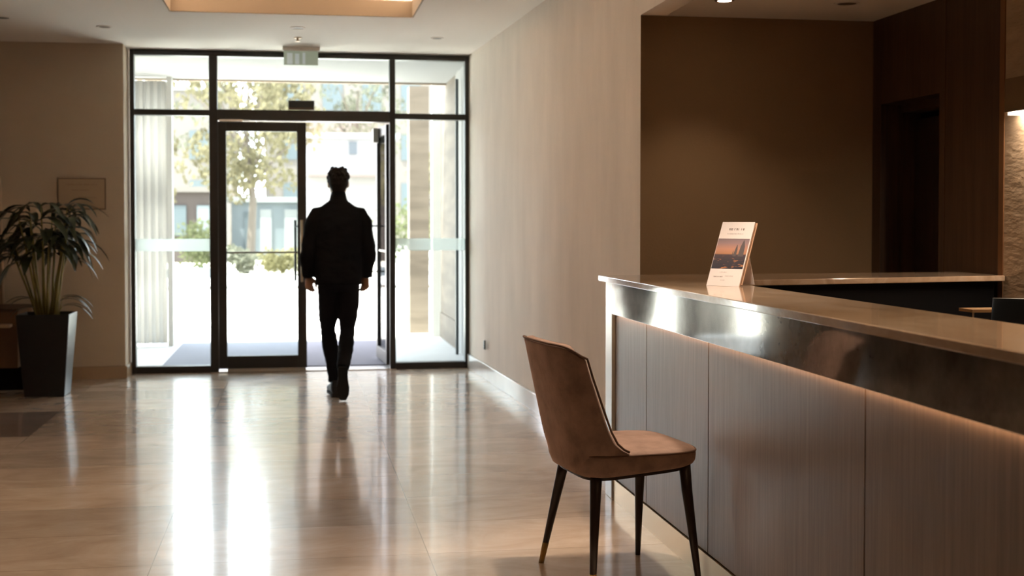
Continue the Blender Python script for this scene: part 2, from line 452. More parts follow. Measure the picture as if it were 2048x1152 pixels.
# ------------------------------------------------------------------ mesh helpers
class MB:
    def __init__(s):
        s.v = []
        s.f = []
    def box(s, x0, y0, z0, x1, y1, z1):
        b = len(s.v)
        x0, x1 = min(x0, x1), max(x0, x1); y0, y1 = min(y0, y1), max(y0, y1); z0, z1 = min(z0, z1), max(z0, z1)
        s.v += [(x0, y0, z0), (x1, y0, z0), (x1, y1, z0), (x0, y1, z0), (x0, y0, z1), (x1, y0, z1), (x1, y1, z1), (x0, y1, z1)]
        s.f += [tuple(b + i for i in q) for q in [(0, 3, 2, 1), (4, 5, 6, 7), (0, 1, 5, 4), (1, 2, 6, 5), (2, 3, 7, 6), (3, 0, 4, 7)]]
        return s
    def prism(s, poly, z0, z1):
        b = len(s.v); n = len(poly)
        s.v += [(x, y, z0) for x, y in poly] + [(x, y, z1) for x, y in poly]
        s.f.append(tuple(b + i for i in reversed(range(n))))
        s.f.append(tuple(b + n + i for i in range(n)))
        for i in range(n):
            j = (i + 1) % n
            s.f.append((b + i, b + j, b + n + j, b + n + i))
        return s
    def rings(s, rs, cap=True, closed=True):
        b = len(s.v); n = len(rs[0])
        for r in rs: s.v += [tuple(p) for p in r]
        for k in range(len(rs) - 1):
            for i in range(n if closed else n - 1):
                j = (i + 1) % n
                s.f.append((b + k * n + i, b + k * n + j, b + (k + 1) * n + j, b + (k + 1) * n + i))
        if cap and closed:
            for k, rev in ((0, True), (len(rs) - 1, False)):
                c = Vector((0, 0, 0))
                for p in rs[k]: c += Vector(p)
                c /= n
                ci = len(s.v); s.v.append(tuple(c))
                for i in range(n):
                    j = (i + 1) % n
                    a, d = b + k * n + i, b + k * n + j
                    s.f.append((d, a, ci) if rev else (a, d, ci))
        return s
    def tube(s, pts, rad, seg=10, cap=True):
        pts = [Vector(p) for p in pts]
        if not isinstance(rad, (list, tuple)): rad = [rad] * len(pts)
        up = None; rs = []
        for i, p in enumerate(pts):
            t = (pts[min(i + 1, len(pts) - 1)] - pts[max(i - 1, 0)]).normalized()
            if up is None:
                a = Vector((0, 1, 0)) if abs(t.y) < 0.9 else Vector((1, 0, 0))
                up = (a - t * a.dot(t)).normalized()
            else:
                up = (up - t * up.dot(t)).normalized()
            side = t.cross(up)
            r = rad[i]
            ra, rb = r if isinstance(r, tuple) else (r, r)
            rs.append([p + side * (math.cos(2 * PI * k / seg) * ra) + up * (math.sin(2 * PI * k / seg) * rb) for k in range(seg)])
        return s.rings(rs, cap)
    def cyl(s, x, y, z0, z1, r0, r1=None, seg=24):
        r1 = r0 if r1 is None else r1
        return s.rings([[(x + math.cos(2 * PI * k / seg) * r, y + math.sin(2 * PI * k / seg) * r, z) for k in range(seg)] for z, r in ((z0, r0), (z1, r1))])
    def loft(s, secs, seg=24, p=1.0):
        # sections (cx, cy, z, rx, ry)
        rs = []
        for cx, cy, z, rx, ry in secs:
            ring = []
            for k in range(seg):
                a = 2 * PI * k / seg
                c, q = math.cos(a), math.sin(a)
                ring.append((cx + rx * math.copysign(abs(c) ** p, c), cy + ry * math.copysign(abs(q) ** p, q), z))
            rs.append(ring)
        return s.rings(rs)
    def ball(s, c, r, seg=14, rot=None):
        if not isinstance(r, tuple): r = (r, r, r)
        rs = []
        for i in range(1, seg):
            t = PI * i / seg
            rs.append([Vector((r[0] * math.sin(t) * math.cos(2 * PI * k / seg), r[1] * math.sin(t) * math.sin(2 * PI * k / seg), -r[2] * math.cos(t))) for k in range(seg)])
        if rot is not None: rs = [[rot @ p for p in q] for q in rs]
        rs = [[p + Vector(c) for p in q] for q in rs]
        return s.rings(rs)
    def quad(s, a, b_, c, d):
        b = len(s.v); s.v += [tuple(a), tuple(b_), tuple(c), tuple(d)]; s.f.append((b, b + 1, b + 2, b + 3)); return s
    def add(s, other, mtx=None):
        b = len(s.v)
        s.v += [tuple(mtx @ Vector(p)) for p in other.v] if mtx else list(other.v)
        s.f += [tuple(b + i for i in q) for q in other.f]
        return s
    def mesh(s, name, off=(0, 0, 0)):
        me = bpy.data.meshes.new(name)
        me.from_pydata([(p[0] - off[0], p[1] - off[1], p[2] - off[2]) for p in s.v], [], s.f)
        me.validate()
        bm = bmesh.new(); bm.from_mesh(me)
        bmesh.ops.recalc_face_normals(bm, faces=bm.faces)
        bm.to_mesh(me); bm.free()
        return me
    def build(s, name, mat, parent=None, bevel=0, smooth=False, local=False, subsurf=0, solid=0, segs=2):
        off = (0, 0, 0)
        if parent is not None and not local:
            q = parent; o3 = Vector((0, 0, 0))
            while q is not None:
                o3 += q.location; q = q.parent
            off = tuple(o3)
        me = s.mesh(name, off)
        o = bpy.data.objects.new(name, me)
        col.objects.link(o)
        me.materials.append(mat)
        if parent is not None: o.parent = parent
        if solid:
            sm = o.modifiers.new('solid', 'SOLIDIFY'); sm.thickness = solid; sm.offset = -1 if solid > 0 else 1
        if bevel:
            bv = o.modifiers.new('bevel', 'BEVEL'); bv.width = bevel; bv.segments = segs; bv.limit_method = 'ANGLE'; bv.angle_limit = R(40)
        if subsurf:
            ss = o.modifiers.new('subsurf', 'SUBSURF'); ss.levels = subsurf; ss.render_levels = subsurf
        if smooth or subsurf:
            for p in me.polygons: p.use_smooth = True
        return o

def remeshed(mb, voxel, it=4, fac=0.5):
    me = mb.mesh('tmp')
    o = bpy.data.objects.new('tmp', me); col.objects.link(o)
    r = o.modifiers.new('r', 'REMESH'); r.mode = 'VOXEL'; r.voxel_size = voxel
    if it:
        sm = o.modifiers.new('s', 'SMOOTH'); sm.iterations = it; sm.factor = fac
    dg = bpy.context.evaluated_depsgraph_get()
    dg.update()
    nm = bpy.data.meshes.new_from_object(o.evaluated_get(dg))
    bpy.data.objects.remove(o)
    bpy.data.meshes.remove(me)
    out = MB()
    out.v = [tuple(v.co) for v in nm.vertices]
    out.f = [tuple(p.vertices) for p in nm.polygons]
    bpy.data.meshes.remove(nm)
    return out

def tag(o, label=None, cat=None, group=None, kind=None):
    if label: o['label'] = label
    if cat: o['category'] = cat
    if group: o['group'] = group
    if kind: o['kind'] = kind
    return o
def struct(o, label=None):
    o['kind'] = 'structure'
    if label: o['label'] = label
    return o
def empty(name, loc, label=None, cat=None, group=None, rz=0, kind=None):
    o = bpy.data.objects.new(name, None); col.objects.link(o)
    o.location = loc; o.rotation_euler = (0, 0, rz)
    o.empty_display_size = 0.1
    return tag(o, label, cat, group, kind)
def copy_tree(o, parent=None):
    c = o.copy(); col.objects.link(c); c.parent = parent
    for ch in list(o.children): copy_tree(ch, c)
    return c

# ------------------------------------------------------------------ setting: floor, walls, ceilings
CZ = 2.99
struct(MB().box(-7, -5, -0.12, 5.0, 12.52, 0).build('floor', M['floor']), 'polished beige marble floor of large tiles')
struct(MB().prism([(1.645, 12.52), (1.86, 6.88), (2.11, 7.86), (2.11, 12.52)], 0, 3.3).build('wall_right', M['plaster']), 'pale limewashed wall right of the glazed entrance')
struct(MB().box(1.86, -5, 2.533, 2.0, 6.88, 3.3).build('wall_bulkhead', M['plaster']), 'plaster bulkhead over the reception desk')
struct(MB().box(-7, 12.05, 0, -1.50, 12.6, 3.3).build('wall_front', M['plaster_left']), 'taupe wall beside the entrance')
struct(MB().box(2.06, 7.86, 0, 4.2, 8.0, 2.9).build('wall_back', M['brown_wall']), 'dark brown wall behind the reception desk')
struct(MB().box(-7.15, -5, 0, -7, 12.6, 3.3).build('wall_left', M['plaster_left']))
struct(MB().box(-7, -5.15, 0, 5, -5, 3.3).build('wall_rear', M['plaster_left']))
# right side of the reception bay: textured stone wall, then walnut panelling with a door recess
struct(MB().box(3.64, -5, 0, 4.2, 6.25, 2.9).build('wall_side', M['beige_tex']), 'textured beige stone wall lit by the wall light')
wp = MB()
wp.box(3.66, 6.30, 0, 3.80, 6.915, 2.9).box(3.66, 6.92, 0, 3.80, 6.985, 2.15).box(3.66, 7.745, 0, 3.80, 7.86, 2.15).box(3.66, 6.92, 2.15, 3.80, 7.86, 2.9)
struct(wp.build('wall_panelling', M['darkwood']), 'dark walnut panelling with a door recess')
struct(MB().box(3.635, 6.25, 0, 3.69, 6.297, 2.9).build('trim_1', M['bronze_trim']), 'slim bronze trim between panelling and stone wall')
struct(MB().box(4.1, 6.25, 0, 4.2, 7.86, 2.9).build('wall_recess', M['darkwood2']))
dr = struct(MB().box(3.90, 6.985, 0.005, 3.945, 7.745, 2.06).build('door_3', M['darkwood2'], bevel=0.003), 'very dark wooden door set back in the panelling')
dj = MB().box(3.80, 6.985, 2.10, 3.94, 7.745, 2.15).box(3.80, 6.94, 0, 3.94, 6.984, 2.15).box(3.80, 7.746, 0, 3.94, 7.79, 2.15)
dj.build('door_frame', M['darkwood'], dr)
MB().tube([(3.895, 7.08, 1.0), (3.86, 7.08, 1.0), (3.86, 7.20, 1.0)], 0.008).build('handle', M['chrome'], dr, smooth=True)
struct(MB().box(1.9, -5, 2.69, 4.2, 7.9, 2.8).build('ceiling_bay', M['ceiling']), 'lower ceiling over the reception desk')

# lobby ceiling with a recessed cove
cx0, cx1, cy0, cy1 = -0.925, 0.92, 5.2, 10.135
cl = MB().box(-7, -5, CZ, cx0, 12.5, 3.09).box(cx1, -5, CZ, 2.0, 12.5, 3.09).box(cx0, cy1, CZ, cx1, 12.5, 3.09).box(cx0, -5, CZ, cx1, cy0, 3.09)
struct(cl.build('ceiling', M['ceiling']), 'pale lobby ceiling with a lit recess')
g = 0.32
cv = MB().box(cx0 - g, cy0 - g, 3.36, cx1 + g, cy1 + g, 3.42)
cv.box(cx0 - g - .03, cy0 - g, 3.09, cx0 - g, cy1 + g, 3.40).box(cx1 + g, cy0 - g, 3.09, cx1 + g + .03, cy1 + g, 3.40)
cv.box(cx0 - g, cy1 + g, 3.09, cx1 + g, cy1 + g + .03, 3.40).box(cx0 - g, cy0 - g - .03, 3.09, cx1 + g, cy0 - g, 3.40)
struct(cv.build('ceiling_cove', M['ceiling']), 'glowing upper level of the ceiling recess')
fs = MB()
fs.box(cx0, cy1, 2.992, cx1, cy1 - .012, 3.12).box(cx0, cy0, 2.992, cx1, cy0 + .012, 3.12)
fs.box(cx0, cy0 + .012, 2.992, cx0 + .012, cy1 - .012, 3.12).box(cx1 - .012, cy0 + .012, 2.992, cx1, cy1 - .012, 3.12)
struct(fs.build('trim_2', M['cove']), 'tan edge board around the ceiling recess')
led = empty('cove_light', (0, (cy0 + cy1) / 2, 3.1), 'warm light strip hidden in the ceiling recess', 'light')
MB().box(cx0 - .15, cy1 + .12, 3.092, cx1 + .15, cy1 + .15, 3.105).build('light_strip', M['led'], led)
MB().box(cx0 - .15, cy0 - .15, 3.092, cx1 + .15, cy0 - .12, 3.105).build('light_strip', M['led'], led)
MB().box(cx0 - .15, cy0 - .10, 3.092, cx0 - .12, cy1 + .1, 3.105).build('light_strip', M['led'], led)
MB().box(cx1 + .12, cy0 - .10, 3.092, cx1 + .15, cy1 + .1, 3.105).build('light_strip', M['led'], led)
for (x, y, sx, sy) in ((0, cy1 + .13, 2.0, .04), (0, cy0 - .13, 2.0, .04), (cx0 - .13, (cy0 + cy1) / 2, .04, 5), (cx1 + .13, (cy0 + cy1) / 2, .04, 5)):
    lamp('cove_led', 'AREA', (x, y, 3.11), 6 if sx > 1 else 14, (1.0, 0.80, 0.60), (PI, 0, 0), shape='RECTANGLE', size=sx, size_y=sy)

# skirting
def along(p, q, t0, t1, d0, d1):
    P, Q = Vector(p), Vector(q); u = (Q - P).normalized(); n = Vector((u.y, -u.x))
    L_ = (Q - P).length
    return [tuple(P + u * a * L_ + n * d) for a, d in ((t0, d0), (t1, d0), (t1, d1), (t0, d1))]
sk = along((1.645, 12.42), (1.86, 6.90), 0.0, 1.0, 0.0, 0.016)
struct(MB().prism(sk, 0, 0.135).build('baseboard_right', M['base_stone'], bevel=0.003), 'glossy pale stone skirting')
struct(MB().box(-7, 12.035, 0, -1.485, 12.05, 0.11).box(-1.50, 12.05, 0, -1.485, 12.37, 0.11).build('baseboard_front', M['stone_left'], bevel=0.003))
sc_ = tag(MB().box(1.655, 11.40, 0.27, 1.672, 11.44, 0.35).build('wall_socket', M['plastic'], bevel=0.002), 'small black wall socket low on the pale wall', 'socket')

# ------------------------------------------------------------------ glazed entrance
FY0, FY1 = 12.36, 12.46
def fr(x0, z0, x1, z1, y0=FY0, y1=FY1): return MB().box(x0, y0, z0, x1, y1, z1)
win = struct(empty('window_1', (0.08, 12.41, 0)), 'dark framed glazed entrance screen')
win['kind'] = 'structure'
def fp(name, mb, mat=None, bevel=0.004): return mb.build(name, mat or M['frame'], win, bevel=bevel)
fp('frame_stile', fr(-1.485, 0, -1.445, 2.985))
fp('frame_stile', fr(1.612, 0, 1.650, 2.985))
fp('frame_head', fr(-1.445, 2.935, 1.612, 2.985))
fp('mullion', fr(-0.776, 0, -0.700, 2.935))
fp('mullion', fr(0.893, 0, 0.948, 2.935))
fp('transom', fr(-1.445, 2.385, -0.776, 2.44))
fp('transom', fr(0.948, 2.375, 1.612, 2.43))
fp('door_header', fr(-0.700, 2.345, 0.893, 2.445, 12.34, 12.48))
fp('frame_sill', fr(-1.445, 0, -0.776, 0.065))
fp('frame_sill', fr(0.948, 0, 1.612, 0.062))
def pane(x0, z0, x1, z1):
    return MB().box(x0, 12.405, z0, x1, 12.415, z1).build('pane', M['glass'], win)
pane(-1.445, 2.44, -0.776, 2.935); pane(-0.700, 2.445, 0.893, 2.935); pane(0.948, 2.43, 1.612, 2.935)
pl = pane(-1.445, 0.065, -0.776, 2.385); pr = pane(0.948, 0.062, 1.612, 2.375)
MB().box(-1.445, 12.399, 1.130, -0.776, 12.403, 1.245).build('frosted_band', M['frost'], pl)
MB().box(0.948, 12.399, 1.130, 1.612, 12.403, 1.245).build('frosted_band', M['frost'], pr)
MB().box(-0.776, 12.33, 0, 0.948, 12.50, 0.008).build('threshold', M['steel'], win)

def door_leaf(name, w, label):
    # local: hinge at origin, leaf along +x, thickness on y
    d = struct(empty(name, (0, 0, 0)), label)
    z0, z1 = 0.03, 2.335
    st = 0.075
    fm = MB().box(0, -.025, z0, st, .025, z1).box(w - .085, -.025, z0, w, .025, z1).box(st, -.025, z1 - .088, w - .085, .025, z1).box(st, -.025, z0, w - .085, .025, z0 + .118)
    fm.build('door_frame', M['frame'], d, bevel=0.003, local=True)
    gp = MB().box(st, -.005, z0 + .118, w - .085, .005, z1 - .088).build('pane', M['glass'], d, local=True)
    MB().box(st, -.012, 1.108, w - .085, .012, 1.124).build('glazing_bar', M['steel'], d, local=True)
    MB().box(st - .0, -.028, z0 - .022, w - .01, -.01, z0).build('sweep', M['steel'], d, local=True)
    for s_ in (-1, 1):
        h = MB().tube([(w - .105 if s_ > 0 else w - .045, s_ * .085, .84), (w - .105 if s_ > 0 else w - .045, s_ * .085, 1.42)], 0.012, 10)
        for z in (.90, 1.36): h.tube([(w - .105 if s_ > 0 else w - .045, s_ * .085, z), (w - .045, s_ * .02, z)], 0.008, 8)
        h.build('handle', M['brass_handle'] if s_ < 0 else M['frame_ext'], d, smooth=True, local=True)
    return d
dl = door_leaf('door_1', 0.81, 'closed glazed left door leaf with long vertical handle')
dl.location = (-0.698, 12.41, 0)
d2 = door_leaf('door_2', 0.785, 'open glazed right door leaf swung outward')
d2.location = (0.890, 12.47, 0); d2.rotation_euler = (0, 0, R(93.5))
for ch in d2.children:
    if ch.name.startswith('door_frame'):
        ch.data.materials[0] = M['frame']
cz = MB().box(-0.68, 12.325, 2.333, -0.47, 12.345, 2.352).tube([(-0.64, 12.33, 2.34), (-0.40, 12.33, 2.345)], 0.006, 8)
cl1 = cz.build('door_closer', M['steel'], win)
co = MB().box(0.775, 12.95, 2.19, 0.825, 13.20, 2.33)
co.build('door_closer', M['white'], win)

sg = empty('door_sensor', (0.069, 12.30, 2.447), 'small black sensor box on the door header', 'sensor')
MB().box(-0.051, 12.27, 2.465, 0.189, 12.335, 2.53).build('housing', M['plastic'], sg, bevel=0.004)
MB().box(-0.051, 12.27, 2.447, 0.189, 12.335, 2.464).build('bracket', M['cabin_dark'], sg)

ex = empty('exit_sign', (0.065, 12.02, 2.99), 'pale green sign hanging from the ceiling above the doors', 'sign')
MB().box(-0.10, 11.98, 2.955, 0.235, 12.06, 2.989).build('housing', M['kraft'] if False else M['ceiling'], ex, bevel=0.003)
pn = MB().box(-0.088, 12.01, 2.825, 0.219, 12.03, 2.955).build('sign_panel', M['sign_green'], ex, bevel=0.002)
mk = MB().box(-0.060, 12.006, 2.835, -0.010, 12.010, 2.935).box(0.012, 12.006, 2.835, 0.050, 12.010, 2.93).box(0.078, 12.006, 2.835, 0.105, 12.010, 2.94)
mk.build('sign_marks', M['sign_white'], pn)

# ceiling fittings
def downlight(loc, r=0.035, lit=False, label='', group=None, name='downlight'):
    e = empty(name, loc, label, 'light' if name == 'downlight' else 'sprinkler', group)
    rg = MB(); n = 24; rs = []
    for rr, z in ((r * 1.25, 0), (r * 1.25, -.004), (r, -.006), (r * .9, -.001)):
        rs.append([(math.cos(2 * PI * k / n) * rr, math.sin(2 * PI * k / n) * rr, z) for k in range(n)])
    rg.rings(rs, cap=False).build('trim_ring', M['ceiling'] if not lit else M['bronze_trim'], e, local=True)
    MB().cyl(0, 0, -.003, -.0005, r * .9).build('lens', M['lamp_lit'] if lit else M['lamp_off'], e, local=True)
    return e
CG = 'small dark downlights near the entrance'
downlight((-1.516, 11.0, CZ), .05, False, 'small dark downlight in the ceiling near the taupe wall', CG)
downlight((0.032, 10.80, CZ), .05, False, 'small dark downlight in the ceiling right behind the lit recess', CG)
downlight((1.223, 11.22, CZ), .045, False, 'small downlight in the ceiling near the pale right wall', CG)
downlight((-2.232, 10.64, CZ), .06, False, 'dark downlight above the potted plant at the left', CG)
sp = empty('sprinkler', (0.034, 11.39, CZ), 'tiny sprinkler in the ceiling just before the hanging sign', 'sprinkler')
MB().cyl(0, 0, -.008, 0, .035).cyl(0, 0, -.03, -.008, .010).cyl(0, 0, -.034, -.030, .02).build('sprinkler_head', M['brass_handle'], sp, local=True)
downlight((2.459, 7.25, 2.69), .045, True, 'lit warm downlight over the reception desk', 'downlights in the reception ceiling')
downlight((3.2, 7.23, 2.69), .06, False, 'unlit downlight in the reception ceiling near the walnut panelling', 'downlights in the reception ceiling')

# spots of seen and unseen recessed lamps; the last ones are added fill
def spot(x, y, z, e, c=WARM2, ang=95, blend=.7, size=.05):
    return lamp('ceiling_spot', 'SPOT', (x, y, z), e, c, (0, 0, 0), spot_size=R(ang), spot_blend=blend, shadow_soft_size=size)
spot(2.459, 7.25, 2.66, 12)
spot(1.80, 4.9, 2.52, 64, (1.0, .82, .64), 80)
spot(1.82, 3.2, 2.52, 50, WARM, 80)
spot(2.6, 3.6, 2.66, 16, WARM, 110)
spot(1.14, 4.95, 2.97, 80, WARM2, 44)
spot(-0.8, 4.6, 2.97, 50, WARM2, 65)  # added unseen spot, warms the open lobby floor
spot(-2.6, 6.5, 2.97, 60, WARM2, 95)  # added unseen spot, fill for the left side and taupe wall

# ------------------------------------------------------------------ wall light on the stone wall
wl = empty('wall_light', (3.60, 5.5, 1.95), 'long bronze wall light glowing downward on the textured wall', 'light')
MB().box(3.56, 4.7, 1.965, 3.639, 6.12, 2.135).build('shade', M['sconce'], wl, bevel=0.002)
MB().box(3.575, 4.72, 1.952, 3.632, 6.11, 1.964).build('diffuser', M['sconce_led'], wl)
lamp('wall_light_lamp', 'AREA', (3.60, 5.38, 1.945), 8, WARM2, (0, R(-8), 0), shape='RECTANGLE', size=.05, size_y=1.3)

# ------------------------------------------------------------------ reception counter
rc = empty('reception_counter', (1.8, 4.0, 0), 'long reception counter with marble top, steel band and grey oak front', 'counter')
YE = 6.58   # far end
Y0 = 0.8    # near end, behind the frame
PX = 1.600  # panel plane
slab = MB().prism([(1.56, Y0), (1.98, Y0), (1.98, 5.93), (3.632, 6.22), (3.632, 6.70), (1.56, 6.60)], 1.104, 1.132)
slab.build('countertop', M['marble'], rc, bevel=0.003)
MB().box(1.582, Y0 + .02, 0.944, 1.66, 6.40, 1.103).build('steel_band', M['band'], rc, bevel=0.002)
ep = MB().prism([(1.584, 6.402), (1.66, 6.402), (1.66, 6.56), (1.60, 6.56), (1.586, 6.545)], 0.0, 1.103)
ep.build('end_post', M['white_post'], rc, bevel=0.003)
seams = [6.40, 5.80, 4.89, 3.47, 2.2, Y0 + .02]
for a, b_ in zip(seams[:-1], seams[1:]):
    MB().box(PX, b_ + .003, 0.108, 1.64, a - .003, 0.940).build('front_panel', M['veneer'], rc, bevel=0.0015)
MB().box(1.645, Y0 + .02, 0, 1.92, 6.50, 1.10).build('carcass', M['black'], rc)
MB().box(1.592, Y0 + .02, 0.0, 1.64, 6.55, 0.104).build('kick_plate', M['brass'], rc)
MB().box(1.612, Y0 + .05, 0.9405, 1.624, 6.38, 0.9435).build('light_strip', M['led'], rc)
lamp('counter_led', 'AREA', (1.590, 3.6, 0.9425), 1.1, (1.0, 0.60, 0.32), (0, R(8), 0), shape='RECTANGLE', size=.012, size_y=5.5)
# return wing seen from behind: black cabinet under the marble
rb = MB().prism([(1.93, 5.97), (3.60, 6.27), (3.60, 6.64), (1.93, 6.55)], 0, 1.103)
cab = rb.build('back_cabinet', M['black'], rc)
lk = MB(); n = 16
lk.ball((3.0, 6.153, .885), .006, 10)
lk.build('cabinet_lock', M['chrome'], cab, smooth=True)
# lower work surface
tb = empty('work_desk', (3.1, 5.3, 0), 'lower oak desk with a slim raised shelf behind the reception counter', 'desk')
MB().box(2.72, 5.10, 0.72, 3.60, 5.85, 0.75).build('desk_top', M['deskwood'], tb, bevel=.002)
for x, y in ((2.76, 5.81), (2.76, 5.14), (3.56, 5.81), (3.56, 5.14)):
    MB().box(x - .015, y - .015, 0, x + .015, y + .015, .72).build('leg', M['steel'], tb)
sh_ = MB().box(2.985, 5.38, 1.006, 3.55, 5.50, 1.020).build('raised_shelf', M['deskwood'], tb, bevel=.001)
for x in (2.992, 3.14, 3.54):
    MB().box(x - .005, 5.385, .75, x + .005, 5.395, 1.006).build('shelf_post', M['steel'], sh_)
oc = empty('office_chair', (3.1, 4.2, 0), 'black leather office chair behind the counter', 'chair')
bk = MB(); rs = []
for i in range(9):
    t = i / 8; z = 0.56 + .55 * t
    w = .25 - .02 * t
    ring = []
    for k in range(24):
        a = 2 * PI * k / 24; c, s_ = math.cos(a), math.sin(a)
        yy = w * math.copysign(abs(c) ** .45, c); xx = .032 * math.copysign(abs(s_) ** .7, s_) - .04 * (yy / w) ** 2 + .05 * t
        ring.append((xx, yy, z))
    rs.append(ring)
bk.rings(rs)
ob = bk.build('backrest', M['leather'], oc, smooth=True, bevel=.012, local=True, segs=3)
oc.rotation_euler = (0, 0, R(-107)); oc.location = (2.96, 4.72, 0.0)
MB().loft([(-.26, 0, .45, .23, .24), (-.26, 0, .47, .25, .26), (-.26, 0, .52, .25, .26), (-.26, 0, .54, .22, .23)], 32, .5).build('seat', M['leather'], oc, smooth=True, local=True)
MB().tube([(0.03, 0, .60), (.03, 0, .46), (-.08, 0, .42), (-.24, 0, .42)], .02, 10).build('back_bar', M['chrome'], oc, smooth=True, local=True)
MB().cyl(-.25, 0, .10, .45, .028).build('gas_column', M['chrome'], oc, smooth=True, local=True)
for k in range(5):
    a = 2 * PI * k / 5
    lg = MB().tube([(-.25, 0, .11), (-.25 + .29 * math.cos(a), .29 * math.sin(a), .075)], [.022, .014], 8).build('leg', M['chrome'], oc, smooth=True, local=True)
    MB().ball((-.25 + .29 * math.cos(a), .29 * math.sin(a), .031), (.026, .026, .031), 10).build('caster', M['plastic'], lg, smooth=True, local=True)

# ------------------------------------------------------------------ leaning brochure
br = empty('brochure', (1.78, 5.56, 1.132), 'white standing brochure with a sunset picture on the marble counter', 'brochure')
W_, HH = 0.160, 0.315
# local frame: x along bottom edge (left->right), y away from viewer, z up; leaf leans back
br.rotation_euler = (0, 0, -YAW - R(38))
br.location = (1.838, 5.43, 1.1325)
lean = math.atan(0.148 / 0.28)
LM = Matrix.Rotation(-lean, 4, 'X')
def sheet(x0, x1, z0, z1, y0, y1): return MB().add(MB().box(x0, y0, z0, x1, y1, z1), LM)
cover = sheet(-W_ / 2, W_ / 2, 0.0, HH, 0.0, .0035).build('front_cover', M['paper'], br, local=True)
bm_ = MB()
for i in range(2):
    y0 = .005 + .0045 * i
    bm_.add(MB().box(-W_ / 2 + .001 * i, y0, (y0 + .003) * math.tan(lean) + .001, W_ / 2 - .001, y0 + .003, HH - .002 - .002 * i), LM)
bm_.build('inner_pages', M['kraft'], br, local=True)
back = MB(); q = .022
back.add(MB().box(-W_ / 2, q, 0.018, W_ / 2 + .001, q + .004, HH + .006), LM)
back.build('back_cover', M['kraft'], br, local=True)
y_t, z_t = HH * .72 * math.sin(lean) + .03, HH * .72 * math.cos(lean) - .01
st_ = MB(); rsd = [[(-.045, y_t, z_t), (.045, y_t, z_t), (.045, y_t + .003, z_t), (-.045, y_t + .003, z_t)],
                   [(-.06, y_t + .045, 0.001), (.06, y_t + .045, 0.001), (.06, y_t + .048, 0.001), (-.06, y_t + .048, 0.001)]]
st_.rings(rsd).build('easel_strut', M['paper'], br, local=True)
# sunset picture as a flat print: colours belong to the print
def print_mat():
    m, nt, b = new_mat('sunset_print')
    tc = nt.nodes.new('ShaderNodeTexCoord')
    sp_ = nt.nodes.new('ShaderNodeSeparateXYZ')
    nt.links.new(tc.outputs['Generated'], sp_.inputs[0])
    r = nt.nodes.new('ShaderNodeValToRGB')
    els = [(0, (.02, .022, .04)), (.28, (.035, .03, .045)), (.46, (.06, .045, .06)), (.50, (.42, .20, .11)), (.66, (.48, .24, .17)), (.85, (.30, .20, .21)), (1, (.22, .17, .19))]
    r.color_ramp.elements[0].position = 0; r.color_ramp.elements[0].color = (*els[0][1], 1)
    r.color_ramp.elements[1].position = 1; r.color_ramp.elements[1].color = (*els[-1][1], 1)
    for p, c in els[1:-1]:
        e = r.color_ramp.elements.new(p); e.color = (*c, 1)
    nt.links.new(sp_.outputs[2], r.inputs[0])
    n = nt.nodes.new('ShaderNodeTexNoise'); n.inputs['Scale'].default_value = 5
    mp = nt.nodes.new('ShaderNodeMapping'); mp.inputs['Scale'].default_value = (1, 1, 3)
    nt.links.new(tc.outputs['Generated'], mp.inputs[0]); nt.links.new(mp.outputs[0], n.inputs[0])
    gt = nt.nodes.new('ShaderNodeMapRange'); gt.inputs[1].default_value = .60; gt.inputs[2].default_value = .74
    nt.links.new(n.outputs['Fac'], gt.inputs[0])
    # only in the lower band
    mr = nt.nodes.new('ShaderNodeMapRange'); mr.inputs[1].default_value = .44; mr.inputs[2].default_value = .36
    nt.links.new(sp_.outputs[2], mr.inputs[0])
    mm = nt.nodes.new('ShaderNodeMath'); mm.operation = 'MULTIPLY'
    nt.links.new(gt.outputs[0], mm.inputs[0]); nt.links.new(mr.outputs[0], mm.inputs[1])
    mx = nt.nodes.new('ShaderNodeMixRGB'); nt.links.new(mm.outputs[0], mx.inputs[0]); nt.links.new(r.outputs[0], mx.inputs[1])
    mx.inputs[2].default_value = (.62, .26, .10, 1)
    nt.links.new(mx.outputs[0], b.inputs['Base Color'])
    setin(b, Roughness=.4)
    return m
sheet(-W_ / 2 + .002, W_ / 2 - .004, HH * .265, HH * .735, -.0006, 0).build('sunset_picture', print_mat(), cover, local=True)
tw = MB()
tw.add(MB().prism([(.036, -.0012), (.060, -.0012), (.060, -.0006), (.036, -.0006)], HH * .45, HH * .58), LM)
def tower(x, w, z0, z1, kx=0):
    b = MB(); b.rings([[(x - w, -.0012, z0), (x + w, -.0012, z0), (x + w, -.0006, z0), (x - w, -.0006, z0)],
                       [(x - w * .8 + kx, -.0012, z0 + (z1 - z0) * .6), (x + w * .8 + kx, -.0012, z0 + (z1 - z0) * .6), (x + w * .8 + kx, -.0006, z0 + (z1 - z0) * .6), (x - w * .8 + kx, -.0006, z0 + (z1 - z0) * .6)],
                       [(x - w * .12 + kx, -.0012, z1), (x + w * .12 + kx, -.0012, z1), (x + w * .12 + kx, -.0006, z1), (x - w * .12 + kx, -.0006, z1)]])
    return MB().add(b, LM)
tw = tower(.050, .013, HH * .46, HH * .71, .001); tw.add(tower(.020, .007, HH * .46, HH * .64, .003)); tw.add(tower(.010, .002, HH * .47, HH * .55))
tw.build('printed_towers', plain('tower_ink', (.10, .085, .09), .5), cover, local=True)
def tmat(x, z): return LM @ Matrix.Translation((x, -.0006, z)) @ Matrix.Rotation(R(90), 4, 'X')
def tsx(body, size, x, z, name, mat, sx=1.0):
    text_mb(body, size, tmat(x, z) @ Matrix.Diagonal((sx, 1, 1, 1)), .0003).build(name, mat, cover, local=True)
